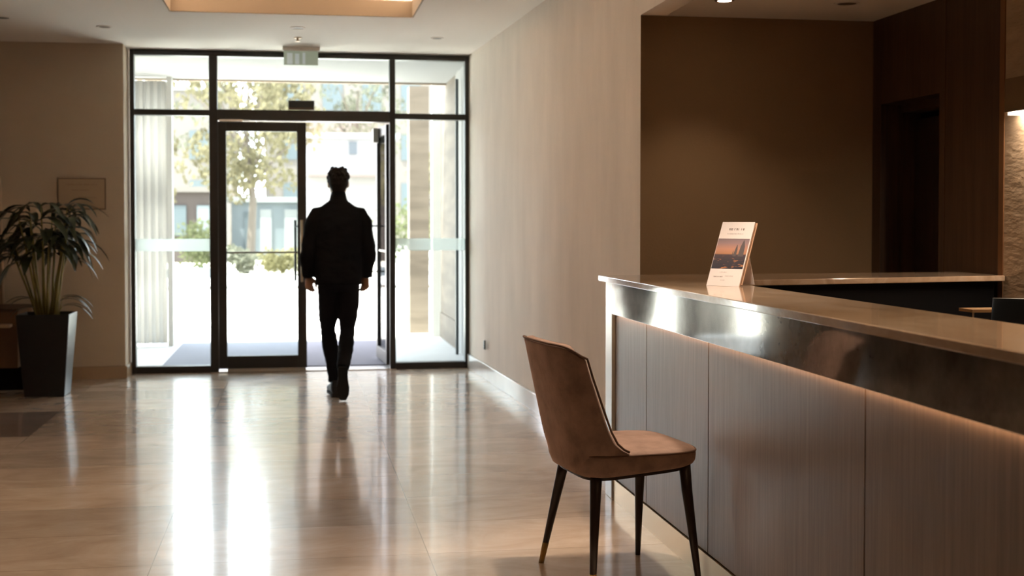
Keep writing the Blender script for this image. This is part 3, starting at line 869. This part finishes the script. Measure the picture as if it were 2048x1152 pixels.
def scribble(x0, x1, h, seed, dens=.42):
    # worn, unreadable letter strokes: short stems, bowls and dots
    rnd_ = random.Random(seed); mb = MB(); x = x0; t = h * .16
    while x < x1:
        k = rnd_.random()
        if k < .05: x += h * .30; continue
        w = h * rnd_.uniform(.30, .52); top = h * (1.0 if rnd_.random() < .25 else .66)
        mb.box(x, 0, 0, x + t, .0005, top)
        if k > .35: mb.box(x, 0, h * .58, x + w, .0005, h * .66)
        if k > .55: mb.box(x + w - t, 0, 0, x + w, .0005, h * .66)
        if k > .80: mb.box(x, 0, 0, x + w, .0005, h * .09)
        x += w + h * .22
    return mb
def tsx(h, x0, x1, z, name, mat, seed):
    MB().add(scribble(x0, x1, h, seed), LM @ Matrix.Translation((0, -.0006, z))).build(name, mat, cover, local=True)
tsx(.0155, -.038, .034, HH * .868, 'title_lettering', M['ink'], 5)
tsx(.0062, -.042, .036, HH * .805, 'subtitle_lettering', M['ink_pale'], 6)
tsx(.0050, -.030, .004, HH * .205, 'caption_lettering', M['ink_pale'], 7)
tsx(.0060, -.056, -.012, HH * .135, 'caption_lettering', M['ink'], 8)
tsx(.0050, .000, .040, HH * .148, 'caption_lettering', M['ink_pale'], 9)
tsx(.0050, -.018, .000, HH * .085, 'caption_lettering', M['ink_pale'], 10)

# ------------------------------------------------------------------ velvet chair
ch = empty('dining_chair', (1.262, 5.01, 0), 'brown velvet dining chair with dark tapered legs at the counter', 'chair', rz=R(8))
def xe(z):
    tab = [(.40, .010), (.518, .008), (.532, -.025), (.548, -.062), (.575, -.088), (.62, -.104), (.68, -.115), (.83, -.138), (.96, -.152)]
    for (a, x0), (b_, x1) in zip(tab[:-1], tab[1:]):
        if z <= b_: return x0 + (x1 - x0) * max(0, (z - a)) / (b_ - a)
    return tab[-1][1]
shell = MB(); NS, NT = 40, 40
grid = []
for j in range(NT + 1):
    t = j / NT; row = []
    for i in range(NS + 1):
        s_ = -1 + 2 * i / NS
        a = s_ * PI / 2
        zt = .950 - .050 * abs(s_) ** 5
        zb = .452 - .012 * math.cos(a) ** 2
        z = zb + (zt - zb) * t
        e = xe(z); w = .262 - .004 * max(0, z - .5)
        if z < .50: w -= .030 * ((.50 - z) / .06) ** 2
        xr = -.252 + (.035 * ((.50 - z) / .06) ** 2 if z < .50 else 0)
        c, q = math.cos(a), math.sin(a)
        x = e - (e - xr) * abs(c) ** .62 - .20 * max(0, z - .50)
        y = w * math.copysign(abs(q) ** .62, q)
        row.append((x, y, z))
    grid.append(row)
shell.rings(grid, cap=False, closed=False)
# double wall: inner skin offset toward the seat
so = shell.build('backrest', M['velvet'], ch, local=True, solid=.044, subsurf=1)
# check the solidify direction: normals must face outward
me_ = so.data
cen = Vector((-.1, 0, .7))
flip = sum(1 if (p.center - cen).dot(p.normal) > 0 else -1 for p in me_.polygons) < 0
if flip: me_.flip_normals()
# piping down both edges and along the top
J0 = next(j for j in range(NT + 1) if grid[j][0][2] > .532)
edge = [Vector(grid[j][0]) for j in range(J0, NT + 1)] + [Vector(grid[NT][i]) for i in range(1, NS)] + [Vector(grid[j][NS]) for j in range(NT, J0 - 1, -1)]
MB().tube([p + Vector((.0, 0, .0015)) for p in edge], .0045, 8).build('piping', M['velvet_pipe'], so, smooth=True, local=True)
def plan(f, hx=.25, hy=.262, n=56, p=.42):
    out = []
    for k in range(n):
        a = 2 * PI * k / n; c, q = math.cos(a), math.sin(a)
        out.append((.018 + f * hx * math.copysign(abs(c) ** p, c), f * hy * math.copysign(abs(q) ** (p + .05), q)))
    return out
def seat_ring(f, z, slope=0.0, dome=0.0):
    return [(x, y, z + slope * (x + .23) + dome) for x, y in plan(f)]
st = MB().rings([seat_ring(.90, .438, .07), seat_ring(.965, .446, .07), seat_ring(.992, .465, .055), seat_ring(1.0, .495, .03), seat_ring(.998, .522, .0), seat_ring(.975, .534), seat_ring(.90, .541), seat_ring(.7, .549), seat_ring(.4, .554), seat_ring(.1, .556)])
seat = st.build('seat', M['velvet'], ch, local=True, smooth=True)
MB().tube([(x, y, .528) for x, y in plan(.993)] + [(plan(.993)[0][0], plan(.993)[0][1], .528)], .0045, 8).build('piping', M['velvet_pipe'], seat, smooth=True, local=True)
MB().rings([seat_ring(.86, .424, .07), seat_ring(.86, .437, .07)]).build('underside', M['legwood'], ch, local=True)
for fx, fy, tx, ty in ((-.222, .284, -.155, .185), (-.205, -.262, -.165, -.195), (.211, .283, .185, .20), (.222, -.295, .20, -.20)):
    lg = MB(); rs = []
    for t in (0, .15, .5, 1):
        z = .445 * (1 - t) + (.03 if t == 0 and fx > 0 else 0); r = .0235 - .013 * t; zz = max(z, .0)
        cx, cy = tx + (fx - tx) * t, ty + (fy - ty) * t
        rs.append([(cx + r * math.cos(2 * PI * k / 16), cy + r * math.sin(2 * PI * k / 16), zz) for k in range(16)])
    leg = lg.rings(rs).build('leg', M['legwood'], ch, local=True, smooth=True)
    if fx > 0: continue
    rs = []
    for t in (.80, 1.0):
        z = .445 * (1 - t); r = .0243 - .013 * t
        cx, cy = tx + (fx - tx) * t, ty + (fy - ty) * t
        rs.append([(cx + r * math.cos(2 * PI * k / 16), cy + r * math.sin(2 * PI * k / 16), z) for k in range(16)])
    MB().rings(rs).build('ferrule', M['ferrule'], leg, local=True, smooth=True)

# ------------------------------------------------------------------ walking person seen from behind
pe = empty('person', (0.345, 10.42, 0), 'person in black jacket and trousers walking out through the open door', 'person')
body = MB()
# torso, neck, head in one
body.loft([(0, 0, .90, .13, .09), (0, 0, .98, .155, .10), (0, 0, 1.08, .135, .09), (0, 0, 1.2, .14, .095), (0, .005, 1.35, .165, .105), (0, 0, 1.46, .165, .10), (0, -.005, 1.53, .10, .075), (0, 0, 1.56, .05, .055), (0, .01, 1.64, .046, .054)], 24)
body.loft([(0, .055, 1.605, .030, .035), (0, .045, 1.625, .052, .062), (0, .03, 1.66, .064, .082), (0, .02, 1.70, .070, .090), (0, .015, 1.74, .074, .094), (0, .01, 1.78, .073, .092), (0, .005, 1.81, .058, .075), (0, .005, 1.825, .03, .04)], 24)
body.ball((0, .118, 1.695), (.013, .018, .022), 10)       # nose
body.ball((0, .105, 1.655), (.026, .012, .010), 10)       # mouth
for s_ in (-1, 1):
    body.ball((s_ * .030, .098, 1.725), (.012, .010, .008), 8)
    body.ball((s_ * .076, .01, 1.705), (.010, .020, .030), 8)
    body.tube([(s_ * .12, 0, 1.45), (s_ * .185, -.012, 1.40), (s_ * .235, -.03, 1.22)], [.038, .038, .034], 12)
hips = {1: (.085, 0, .96), -1: (-.085, 0, .96)}
knees = {1: (.066, .04, .56), -1: (-.066, .13, .54)}
ankles = {1: (.022, -.245, .27), -1: (-.03, .13, .11)}
for s_ in (-1, 1):
    h_, k_, a_ = Vector(hips[s_]), Vector(knees[s_]), Vector(ankles[s_])
    body.tube([h_, h_.lerp(k_, .5), k_, k_.lerp(a_, .35), a_], [.062, .05, .036, .036, .026], 14)
# forearms, palms and fingers
for s_ in (-1, 1):
    wx = .238 if s_ < 0 else .218
    wr = Vector((s_ * wx, .035, 1.0))
    body.tube([(s_ * .235, -.03, 1.22), (s_ * (.5 * (.235 + wx) + .004), 0, 1.11), wr, wr + Vector((0, .004, -.03))], [.038, .034, (.026, .022), (.028, .020)], 12)
    hand = MB(); HR = Matrix.Translation(wr) @ Matrix.Rotation(s_ * R(48), 4, 'Z') @ Matrix.Translation(-wr)
    pc = wr + Vector((-s_ * .002, .006, -.066))
    hand.ball(pc, (.018, .042, .050), 14)
    for i, (ln, r) in enumerate(((.055, .0098), (.062, .0100), (.058, .0096), (.046, .0088))):
        y = .030 - .0205 * i
        b0 = pc + Vector((0, y, -.036))
        p1 = b0 + Vector((-s_ * .006, .002, -.45 * ln)); p2 = p1 + Vector((-s_ * .018, .001, -.25 * ln)); p3 = p2 + Vector((-s_ * .014, -.001, -.04 * ln))
        hand.tube([b0 + Vector((0, 0, .02)), b0, p1, p2, p3], [r * 1.1, r * 1.08, r, r * .95, r * .75], 8)
    t0 = pc + Vector((-s_ * .004, .030, .018))
    hand.tube([t0, t0 + Vector((-s_ * .010, .022, -.022)), t0 + Vector((-s_ * .014, .028, -.048)), t0 + Vector((-s_ * .018, .026, -.066))], [.013, .0125, .0105, .008], 8)
    body.add(hand, HR)
bo = remeshed(body, .0052, 2, .4).build('body', M['skin'], pe, smooth=True, local=True)
hr = MB(); rnd = random.Random(3)
hr.loft([(0, -.030, 1.640, .045, .035), (0, -.035, 1.665, .058, .045), (0, -.022, 1.70, .076, .078), (0, -.006, 1.745, .082, .092), (0, .004, 1.785, .082, .094), (0, .002, 1.815, .068, .082), (0, 0, 1.832, .04, .05)], 24)
for i in range(90):
    a = rnd.uniform(0, 2 * PI); z = rnd.uniform(1.70, 1.835)
    k = math.sqrt(max(0.05, 1 - ((z - 1.755) / .095) ** 2))
    x, y = .080 * k * math.cos(a), .092 * k * math.sin(a)
    if y > .05 and z < 1.775: continue
    hr.ball((x, y, z), rnd.uniform(.010, .017), 8)
remeshed(hr, .006, 2, .4).build('hair', M['hair'], pe, smooth=True, local=True)
# jacket
jk = MB()
jk.loft([(0, .0, .905, .184, .125), (0, .0, .93, .186, .126), (0, 0, 1.03, .188, .122), (0, 0, 1.12, .188, .118), (0, 0, 1.22, .190, .120), (0, 0, 1.34, .194, .125), (0, 0, 1.42, .194, .120), (0, -.005, 1.47, .188, .105), (0, -.01, 1.515, .158, .090), (0, -.01, 1.548, .108, .078), (0, -.01, 1.575, .070, .068), (0, -.005, 1.60, .058, .060)], 32, .85)
for s_ in (-1, 1):
    wx = .240 if s_ < 0 else .216
    jk.tube([(s_ * .11, -.005, 1.475), (s_ * .170, -.008, 1.468), (s_ * .204, -.015, 1.405), (s_ * .222, -.024, 1.30), (s_ * .236, -.03, 1.20), (s_ * (.25 if s_ < 0 else .244), -.012, 1.13), (s_ * (.245 if s_ < 0 else .230), .015, 1.04), (s_ * wx, .032, .965)],
            [.055, .060, .060, .057, .058, .056, .050, (.042, .045)], 18)
rj = remeshed(jk, .010, 3, .5)
nv = []
for x, y, z in rj.v:
    n_ = noise.noise(Vector((x * 9, y * 9, z * 14))) * .010 + noise.noise(Vector((x * 22, y * 22, z * 34 + 5))) * .004
    d = Vector((x, y, 0)); d = d.normalized() if d.length > .01 else Vector((0, 0, 0))
    amp = 1.0 if z < 1.5 else max(0, (1.60 - z) / .1)
    nv.append((x + d.x * n_ * amp, y + d.y * n_ * amp, z))
rj.v = nv
jo = rj.build('jacket', M['jacket'], pe, smooth=True, local=True)
cr = MB(); n = 28; rsc = []
for z, r, ry in ((1.545, .080, .074), (1.58, .062, .064), (1.642, .050, .057), (1.645, .054, .061), (1.58, .070, .070), (1.535, .094, .088)):
    rsc.append([(r * math.cos(2 * PI * k / n), ry * math.sin(2 * PI * k / n) - .004, z - .02 * max(0, math.sin(2 * PI * k / n))) for k in range(n)])
cr.rings(rsc, cap=False).build('collar', M['jacket'], jo, smooth=True, local=True)
# trousers
tr = MB()
tr.loft([(0, 0, 1.02, .150, .105), (0, 0, .96, .160, .115), (0, 0, .90, .160, .115), (0, .0, .86, .14, .10)], 28, .85)
tr.tube([(.080, 0, .93), (.078, .005, .86), (.080, .015, .76), (.074, .03, .66), (.070, .045, .58), (.066, .02, .52), (.056, -.06, .44), (.042, -.145, .36), (.026, -.215, .29), (.022, -.240, .262)],
        [.084, (.088, .092), (.084, .086), (.078, .078), (.066, .070), (.060, .066), (.062, .064), (.058, .058), (.052, .052), (.050, .050)], 18)
tr.tube([(-.080, 0, .93), (-.080, .01, .86), (-.078, .045, .76), (-.080, .085, .66), (-.083, .12, .57), (-.082, .13, .52), (-.068, .135, .42), (-.046, .135, .30), (-.034, .13, .18), (-.030, .13, .115)],
        [.084, (.088, .092), (.084, .086), (.080, .078), (.064, .070), (.060, .066), (.066, .066), (.062, .060), (.054, .055), (.050, .052)], 18)
rt = remeshed(tr, .009, 3, .5)
rt.v = [(x + .006 * noise.noise(Vector((x * 12, y * 12, z * 30))), y, z) for x, y, z in rt.v]
rt.build('trousers', M['trousers'], pe, smooth=True, local=True)
def shoe():
    s = MB(); secs = []
    for t, hw, zt, zb in ((-.085, .018, .055, .006), (-.075, .032, .085, 0), (-.04, .037, .105, 0), (.0, .037, .100, 0), (.05, .040, .078, 0), (.10, .047, .062, 0), (.15, .047, .050, 0), (.185, .036, .042, .002), (.205, .016, .030, .008)):
        ring = []
        for k in range(18):
            a = 2 * PI * k / 18; c, q = math.cos(a), math.sin(a)
            ring.append((hw * math.copysign(abs(c) ** .7, c), t, (zt + zb) / 2 + (zt - zb) / 2 * math.copysign(abs(q) ** .8, q)))
        secs.append(ring)
    s.rings(secs); so_ = MB()
    pts = [(-.030, -.082), (.030, -.082), (.040, -.05), (.036, .02), (.050, .10), (.046, .16), (.022, .207), (-.022, .207), (-.046, .16), (-.050, .10), (-.036, .02), (-.040, -.05)]
    so_.prism(pts, -.016, .004); so_.prism([(-.034, -.084), (.034, -.084), (.038, -.02), (-.038, -.02)], -.028, -.016)
    return s, so_
for s_, mt in ((-1, Matrix.Translation((-.032, .12, .028)) @ Matrix.Rotation(R(5), 4, 'Z')),
               (1, Matrix.Translation((.022, -.232, .206)) @ Matrix.Rotation(R(-3), 4, 'Z') @ Matrix.Rotation(R(-72), 4, 'X'))):
    a_, b_ = shoe()
    up = MB().add(a_, mt).build('shoe', M['shoe'], pe, smooth=True, local=True)
    MB().add(b_, mt).build('sole', M['sole'], up, local=True, bevel=.003)

# ------------------------------------------------------------------ potted palm
pp = empty('potted_plant', (-1.985, 11.02, 0), 'tall leafy green plant in a black tapered planter by the taupe wall', 'plant')
po = MB()
def sq(hx, z, hy=None, dx=0, dy=0): hy = hy or hx; return [(-hx + dx, -hy + dy, z), (hx + dx, -hy + dy, z), (hx + dx, hy + dy, z), (-hx + dx, hy + dy, z)]
po.rings([sq(.155, 0), sq(.205, .665), sq(.187, .665), sq(.180, .60)], cap=True)
po.build('planter', M['pot'], pp, bevel=.006, local=True)
MB().box(-.18, -.18, .585, .18, .18, .612).build('soil', M['soil'], pp, local=True)
fol = MB(); rnd = random.Random(11)
def leaf(base, d, length, width, droop):
    # lanceolate arching blade as a creased strip
    n = 6; pts = []; side = d.cross(Vector((0, 0, 1))); side = side.normalized() if side.length > .1 else Vector((1, 0, 0))
    p = Vector(base); v = d.normalized()
    for i in range(n + 1):
        t = i / n; w = width * math.sin(PI * min(1, t * .92 + .06)) ** .8
        pts.append((p.copy(), w))
        v = (v + Vector((0, 0, -droop / n))).normalized()
        p = p + v * (length / n)
    b = len(fol.v)
    for q_, w in pts:
        fol.v += [tuple(q_ - side * w + Vector((0, 0, w * .35))), tuple(q_), tuple(q_ + side * w + Vector((0, 0, w * .35)))]
    for i in range(n):
        for k in (0, 1):
            a = b + i * 3 + k; fol.f.append((a, a + 1, a + 4, a + 3))
for i in range(17):
    a = 2 * PI * i / 17 + rnd.uniform(-.3, .3); r0 = rnd.uniform(.02, .11)
    tip_h = rnd.uniform(1.22, 1.55); out = rnd.uniform(.06, .30)
    c, q = math.cos(a), math.sin(a)
    p0 = Vector((r0 * c, r0 * q, .60)); p3 = Vector((out * c * 1.15, out * q * .7, tip_h))
    pts = [p0, p0.lerp(p3, .35) + Vector((0, 0, .03)), p0.lerp(p3, .7) + Vector((0, 0, .03)), p3]
    MB().tube(pts, [.011, .009, .007, .004], 8).build('stem', M['stem'], pp, smooth=True, local=True)
    nl = rnd.randint(7, 9)
    for k in range(nl):
        t = .72 + .28 * k / (nl - 1)
        bp = p0.lerp(p3, t) + Vector((0, 0, .02))
        aa = a + rnd.uniform(-1.3, 1.3) if k % 3 else rnd.uniform(0, 2 * PI)
        el = rnd.uniform(.25, .95)
        d = Vector((math.cos(aa) * math.cos(el), math.sin(aa) * math.cos(el) * .75, math.sin(el)))
        leaf(bp, d, rnd.uniform(.22, .40), rnd.uniform(.020, .042), rnd.uniform(1.4, 2.6))
for (x, y, z, dx, dz) in ((-.10, -.05, .78, -1, .55), (.10, -.05, .76, 1, .8), (.12, 0, .72, 1, .5), (-.08, .0, .70, -.8, .5), (.13, -.04, .80, .9, .3)):
    for k in range(2): leaf((x, y, z), Vector((dx, rnd.uniform(-.4, .2), dz + .2 * k)), rnd.uniform(.2, .3), .016, 1.6)
    MB().tube([(x * .7, y, .60), (x * .8, y, .68), (x, y, z)], [.006, .005, .003], 6).build('stem', M['stem'], pp, smooth=True, local=True)
fo = fol.build('foliage', M['leaf'], pp, local=True, smooth=True)

# ------------------------------------------------------------------ plaque, side cabinet, drape
pq = empty('wall_plaque', (-1.862, 12.045, 1.52), 'small tan framed notice on the taupe wall above the plant', 'plaque')
MB().box(-2.067, 12.028, 1.512, -1.657, 12.048, 1.793).build('frame', M['plaque_edge'], pq, bevel=.002)
pf = MB().box(-2.058, 12.024, 1.521, -1.666, 12.029, 1.784).build('notice_face', M['plaque'], pq)
NI = plain('notice_ink', (.25, .16, .10), .6)
def wtext(h, x0, x1, z, seed):
    MB().add(scribble(x0, x1, h, seed), Matrix.Translation((0, 12.0234, z))).build('lettering', NI, pf)
wtext(.016, -2.00, -1.73, 1.728, 1)
wtext(.012, -1.94, -1.80, 1.682, 2)
wtext(.014, -1.89, -1.80, 1.615, 3)
wtext(.012, -1.79, -1.74, 1.615, 4)
sb = empty('side_cabinet', (-2.6, 11.4, 0), 'brown low cabinet with a ledge in a lit tone left of the black planter', 'cabinet')
MB().box(-3.3, 11.30, .19, -2.27, 11.90, .66).build('body', M['seatbrown'], sb, bevel=.004)
MB().box(-3.3, 11.28, .66, -2.26, 11.92, .685).build('top', M['cabin_dark'], sb, bevel=.003)
MB().box(-3.3, 11.18, .535, -2.31, 11.30, .56).build('ledge', M['ledge'], sb, bevel=.003)
MB().box(-3.3, 11.36, 0, -2.24, 11.88, .19).build('plinth', M['black'], sb)
dp = MB(); rs = []
for z in [i * .15 for i in range(20)]:
    ring = []
    N_ = 30
    xr_ = -2.555 + .055 * (1 - z / 2.9)
    for k in range(N_ + 1):
        x = xr_ - .36 + .36 * k / N_; ring.append((x, 11.985 + .018 * math.sin(k * 1.25), max(z, .012)))
    for k in range(N_, -1, -1):
        x = xr_ - .36 + .36 * k / N_; ring.append((x, 11.989 + .018 * math.sin(k * 1.25), max(z, .012)))
    rs.append(ring)
dr_ = dp.rings(rs).build('drape', plain('drape_cloth', (.50, .36, .25), .9), smooth=True)
tag(dr_, 'tan pleated drape hanging on the wall at the left edge', 'curtain')

# ------------------------------------------------------------------ porch outside
struct(MB().box(-60, 12.52, -.14, 60, 27.3, -.012).build('pavement', M['pavement']), 'bright sunlit pavement outside')
struct(MB().box(-3.2, 12.52, -.02, 3.2, 15.4, 0.0).build('porch_paving', M['porch_floor']), 'pale paving under the porch')
tag(MB().box(-1.27, 12.70, .001, 0.99, 15.30, .010).build('entrance_mat', M['mat_grey']), 'wide bluish grey entrance mat just outside the doors', 'mat')
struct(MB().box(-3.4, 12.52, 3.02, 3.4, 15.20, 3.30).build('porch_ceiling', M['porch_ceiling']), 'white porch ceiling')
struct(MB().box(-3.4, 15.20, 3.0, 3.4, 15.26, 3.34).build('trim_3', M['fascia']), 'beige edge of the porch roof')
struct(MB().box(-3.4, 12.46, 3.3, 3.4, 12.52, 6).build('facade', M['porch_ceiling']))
downlight((-.22, 14.07, 3.02), .05, False, 'small downlight in the white porch ceiling', 'porch downlights')
# right side of the porch
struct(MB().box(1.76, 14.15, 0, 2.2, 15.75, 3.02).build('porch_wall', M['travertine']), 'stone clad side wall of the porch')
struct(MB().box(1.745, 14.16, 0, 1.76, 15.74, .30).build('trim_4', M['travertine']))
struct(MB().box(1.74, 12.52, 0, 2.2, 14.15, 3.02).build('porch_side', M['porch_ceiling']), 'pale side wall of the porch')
struct(MB().box(1.66, 15.80, -.01, 1.80, 15.98, 3.1).build('pilaster', M['white']), 'white pilaster at the porch edge')
struct(MB().box(1.43, 16.35, -.01, 1.675, 16.65, 3.1).build('porch_column', M['travertine']), 'stone clad porch column')
tag(MB().box(1.675, 13.60, 0.0, 1.705, 13.63, 2.9).build('metal_post', M['frame_ext']), 'slim dark metal post outside the right glass pane', 'post')
# left side: pleated hanging cloth
cu = MB(); rs = []
for z in (0.03, .8, 1.6, 2.4, 2.98):
    ring = []; N_ = 90
    def px_(k): return -2.15 + .735 * k / N_
    for k in range(N_ + 1): ring.append((px_(k), 15.10 + .014 * math.sin(k * .62) + .006 * math.sin(k * 1.9), z))
    for k in range(N_, -1, -1): ring.append((px_(k), 15.104 + .014 * math.sin(k * .62) + .006 * math.sin(k * 1.9), z))
    rs.append(ring)
tag(cu.rings(rs).build('outdoor_curtain', M['curtain'], smooth=True), 'white pleated curtain hanging at the left edge of the porch', 'curtain')
struct(MB().box(-1.405, 15.02, -.01, -1.35, 15.18, 3.02).build('porch_post', M['white']), 'slim white porch post beside the pleated curtain')

# ------------------------------------------------------------------ street, planting, houses
struct(MB().box(-60, 27.3, -.14, 60, 27.6, .05).build('kerb', M['kerb']))
struct(MB().box(-60, 27.6, -.14, 60, 34, -.02).build('road', M['road']), 'pale road beyond the pavement')
struct(MB().box(-90, 34, -.14, 90, 140, -.01).build('ground', plain('pale_ground', (.50, .48, .40), .95)), 'pale ground beyond the road')
struct(MB().box(-14, 33.0, -.02, -1.9, 33.3, .22).build('low_wall', M['bldg_grey']), 'low garden wall')

def leafball(mb, c, r, n, size, rnd, squash=1.0):
    for _ in range(n):
        v = Vector((rnd.gauss(0, 1), rnd.gauss(0, 1), rnd.gauss(0, 1))).normalized() * (r * rnd.uniform(.55, 1.0))
        v.z *= squash
        p = Vector(c) + v
        e = Euler((rnd.uniform(0, PI), rnd.uniform(0, PI), rnd.uniform(0, PI))).to_matrix()
        s = size * rnd.uniform(.6, 1.3)
        a, b_ = e @ Vector((s, 0, 0)), e @ Vector((0, s * .6, 0))
        mb.quad(p - a, p - b_ * 1, p + a, p + b_)
def tree(x, y, h, cr_, label, mat, seed, trunk=.14, n=55, leafs=55):
    rnd = random.Random(seed)
    e = empty('tree', (x, y, -.01), label, 'tree', 'trees along the far side of the road')
    t = MB().tube([(0, 0, 0), (.1, 0, h * .3), (-.1, .1, h * .55), (0, 0, h * .8)], [trunk, trunk * .8, trunk * .6, trunk * .25], 8)
    for k in range(6):
        a = 2 * PI * k / 6
        t.tube([(0, 0, h * (.35 + .05 * k)), (cr_ * .4 * math.cos(a), cr_ * .4 * math.sin(a), h * (.5 + .05 * k)), (cr_ * .75 * math.cos(a), cr_ * .75 * math.sin(a), h * (.6 + .05 * k))], [trunk * .4, trunk * .25, trunk * .08], 6)
    t.build('trunk', M['bark'], e, local=True)
    f = MB()
    for _ in range(n):
        a = rnd.uniform(0, 2 * PI); q = rnd.uniform(0, 1) ** .6 * cr_; zz = rnd.uniform(.34, 1.0)
        k = math.sin(PI * min(1, (zz - .25) / .85)) ** .6
        leafball(f, (q * k * math.cos(a), q * k * math.sin(a), h * zz), rnd.uniform(.35, .75), leafs, .10, rnd)
    f.build('foliage', mat, e, local=True)
def bush(x, y, w, h, label, mat, seed, d=1.0, group='bushes beyond the pavement', name='bush'):
    rnd = random.Random(seed); f = MB()
    for _ in range(int(14 * w)):
        leafball(f, (x + rnd.uniform(-w / 2, w / 2), y + rnd.uniform(-d / 2, d / 2), h * rnd.uniform(.3, .72) - .02), h * .34, 60, .07, rnd)
    tag(f.build(name, mat), label, 'bush', group)
    return f
tree(-1.25, 37.5, 6.6, 2.1, 'yellowish tree seen through the closed door leaf', M['tree_yellow'], 1, .13, 66)
tree(-4.6, 38, 5.6, 1.7, 'yellow green tree seen through the left glass pane', M['tree_yellow'], 2, .12, 46)
tree(-2.6, 57, 9.5, 2.6, 'grey green tree rising behind the yellowish tree', M['tree_grey'], 3, .17, 46)
tree(2.9, 60, 9.2, 2.6, 'grey green tree behind the white house roof', M['tree_grey'], 4, .18, 46)
tree(4.6, 42, 3.2, 1.0, 'small yellow green tree right of the white house', M['tree_yellow'], 5, .08, 22)
bush(-2.6, 35.0, 1.1, 1.45, 'round green bush behind the low garden wall', M['bush'], 6)
bush(-0.35, 34.9, 0.9, 0.75, 'clipped yellow hedge seen low in the door glass', M['hedge'], 7, .9)
bush(3.1, 35.0, 1.0, 2.0, 'green bush seen beside the stone porch column', M['bush'], 8, .8)
bush(-1.35, 35.4, .8, .8, 'grey green bush between the round bush and the hedge', M['tree_grey'], 9)

def house(name, x0, y0, x1, y1, h, mat, label, wins=(), roof=None):
    e = empty(name, ((x0 + x1) / 2, (y0 + y1) / 2, -.01), label, 'building')
    MB().box(x0, y0, -.01, x1, y1, h).build('wall', mat, e)
    MB().box(x0 - .15, y0 - .15, h, x1 + .15, y1 + .15, h + .18).build('roof', roof or M['bldg_white'], e)
    for (wx, wz, ww, wh, m_) in wins:
        MB().box(wx, y0 - .06, wz, wx + ww, y0 - .001, wz + wh).build('window', m_, e)
    return e
w2 = house('white_house', 0.42, 44, 3.35, 50, 4.15, M['bldg_white'], 'plain white house seen through the open doorway',
      [(1.82, 3.62, .26, .42, M['far_glass'])], M['bldg_white'])
MB().box(0.42, 43.3, 2.86, 3.35, 43.99, 2.96).build('canopy', M['bldg_beige'], w2)
house('timber_house', -5.4, 44.5, -2.55, 50, 2.35, M['bldg_brown'], 'low brown timber house seen through the left glass pane',
      [(-4.0, .9, .45, 1.0, M['far_glass']), (-3.2, .9, .4, 1.0, M['bldg_grey'])], M['bldg_beige'])
house('grey_office', -2.2, 47, 0.25, 52, 2.05, M['bldg_grey'], 'low grey blue building with pale panels behind the yellowish tree',
      [(-1.75, .2, .3, 1.5, M['far_glass']), (-1.2, .2, .4, 1.6, M['bldg_white']), (-.35, .2, .45, 1.6, M['bldg_white'])])
house('tower_block', 4.35, 82, 7.4, 88, 16, M['bldg_grey'], 'tall pale blue block above the right end of the white house', [(4.7 + .9 * i, 9 + 1.5 * j, .5, 1, M['far_glass']) for i in range(3) for j in range(4)])
house('beige_block', -1.6, 74, 14, 80, 25, M['bldg_beige'], 'beige building far behind the trees, heightened to dim the floor reflection', [(-.6 + 2.2 * i, 2 + 2.8 * j, 1.1, 1.5, M['far_glass']) for i in range(6) for j in range(8)])  # upper storeys out of view, added to screen low sky from the floor
house('stepped_block', -13, 70, -3.2, 76, 8.2, M['bldg_beige'], 'lower beige building far behind the left trees', [(-12 + 2.2 * i, 2 + 2.6 * j, 1.1, 1.5, M['far_glass']) for i in range(4) for j in range(2)])
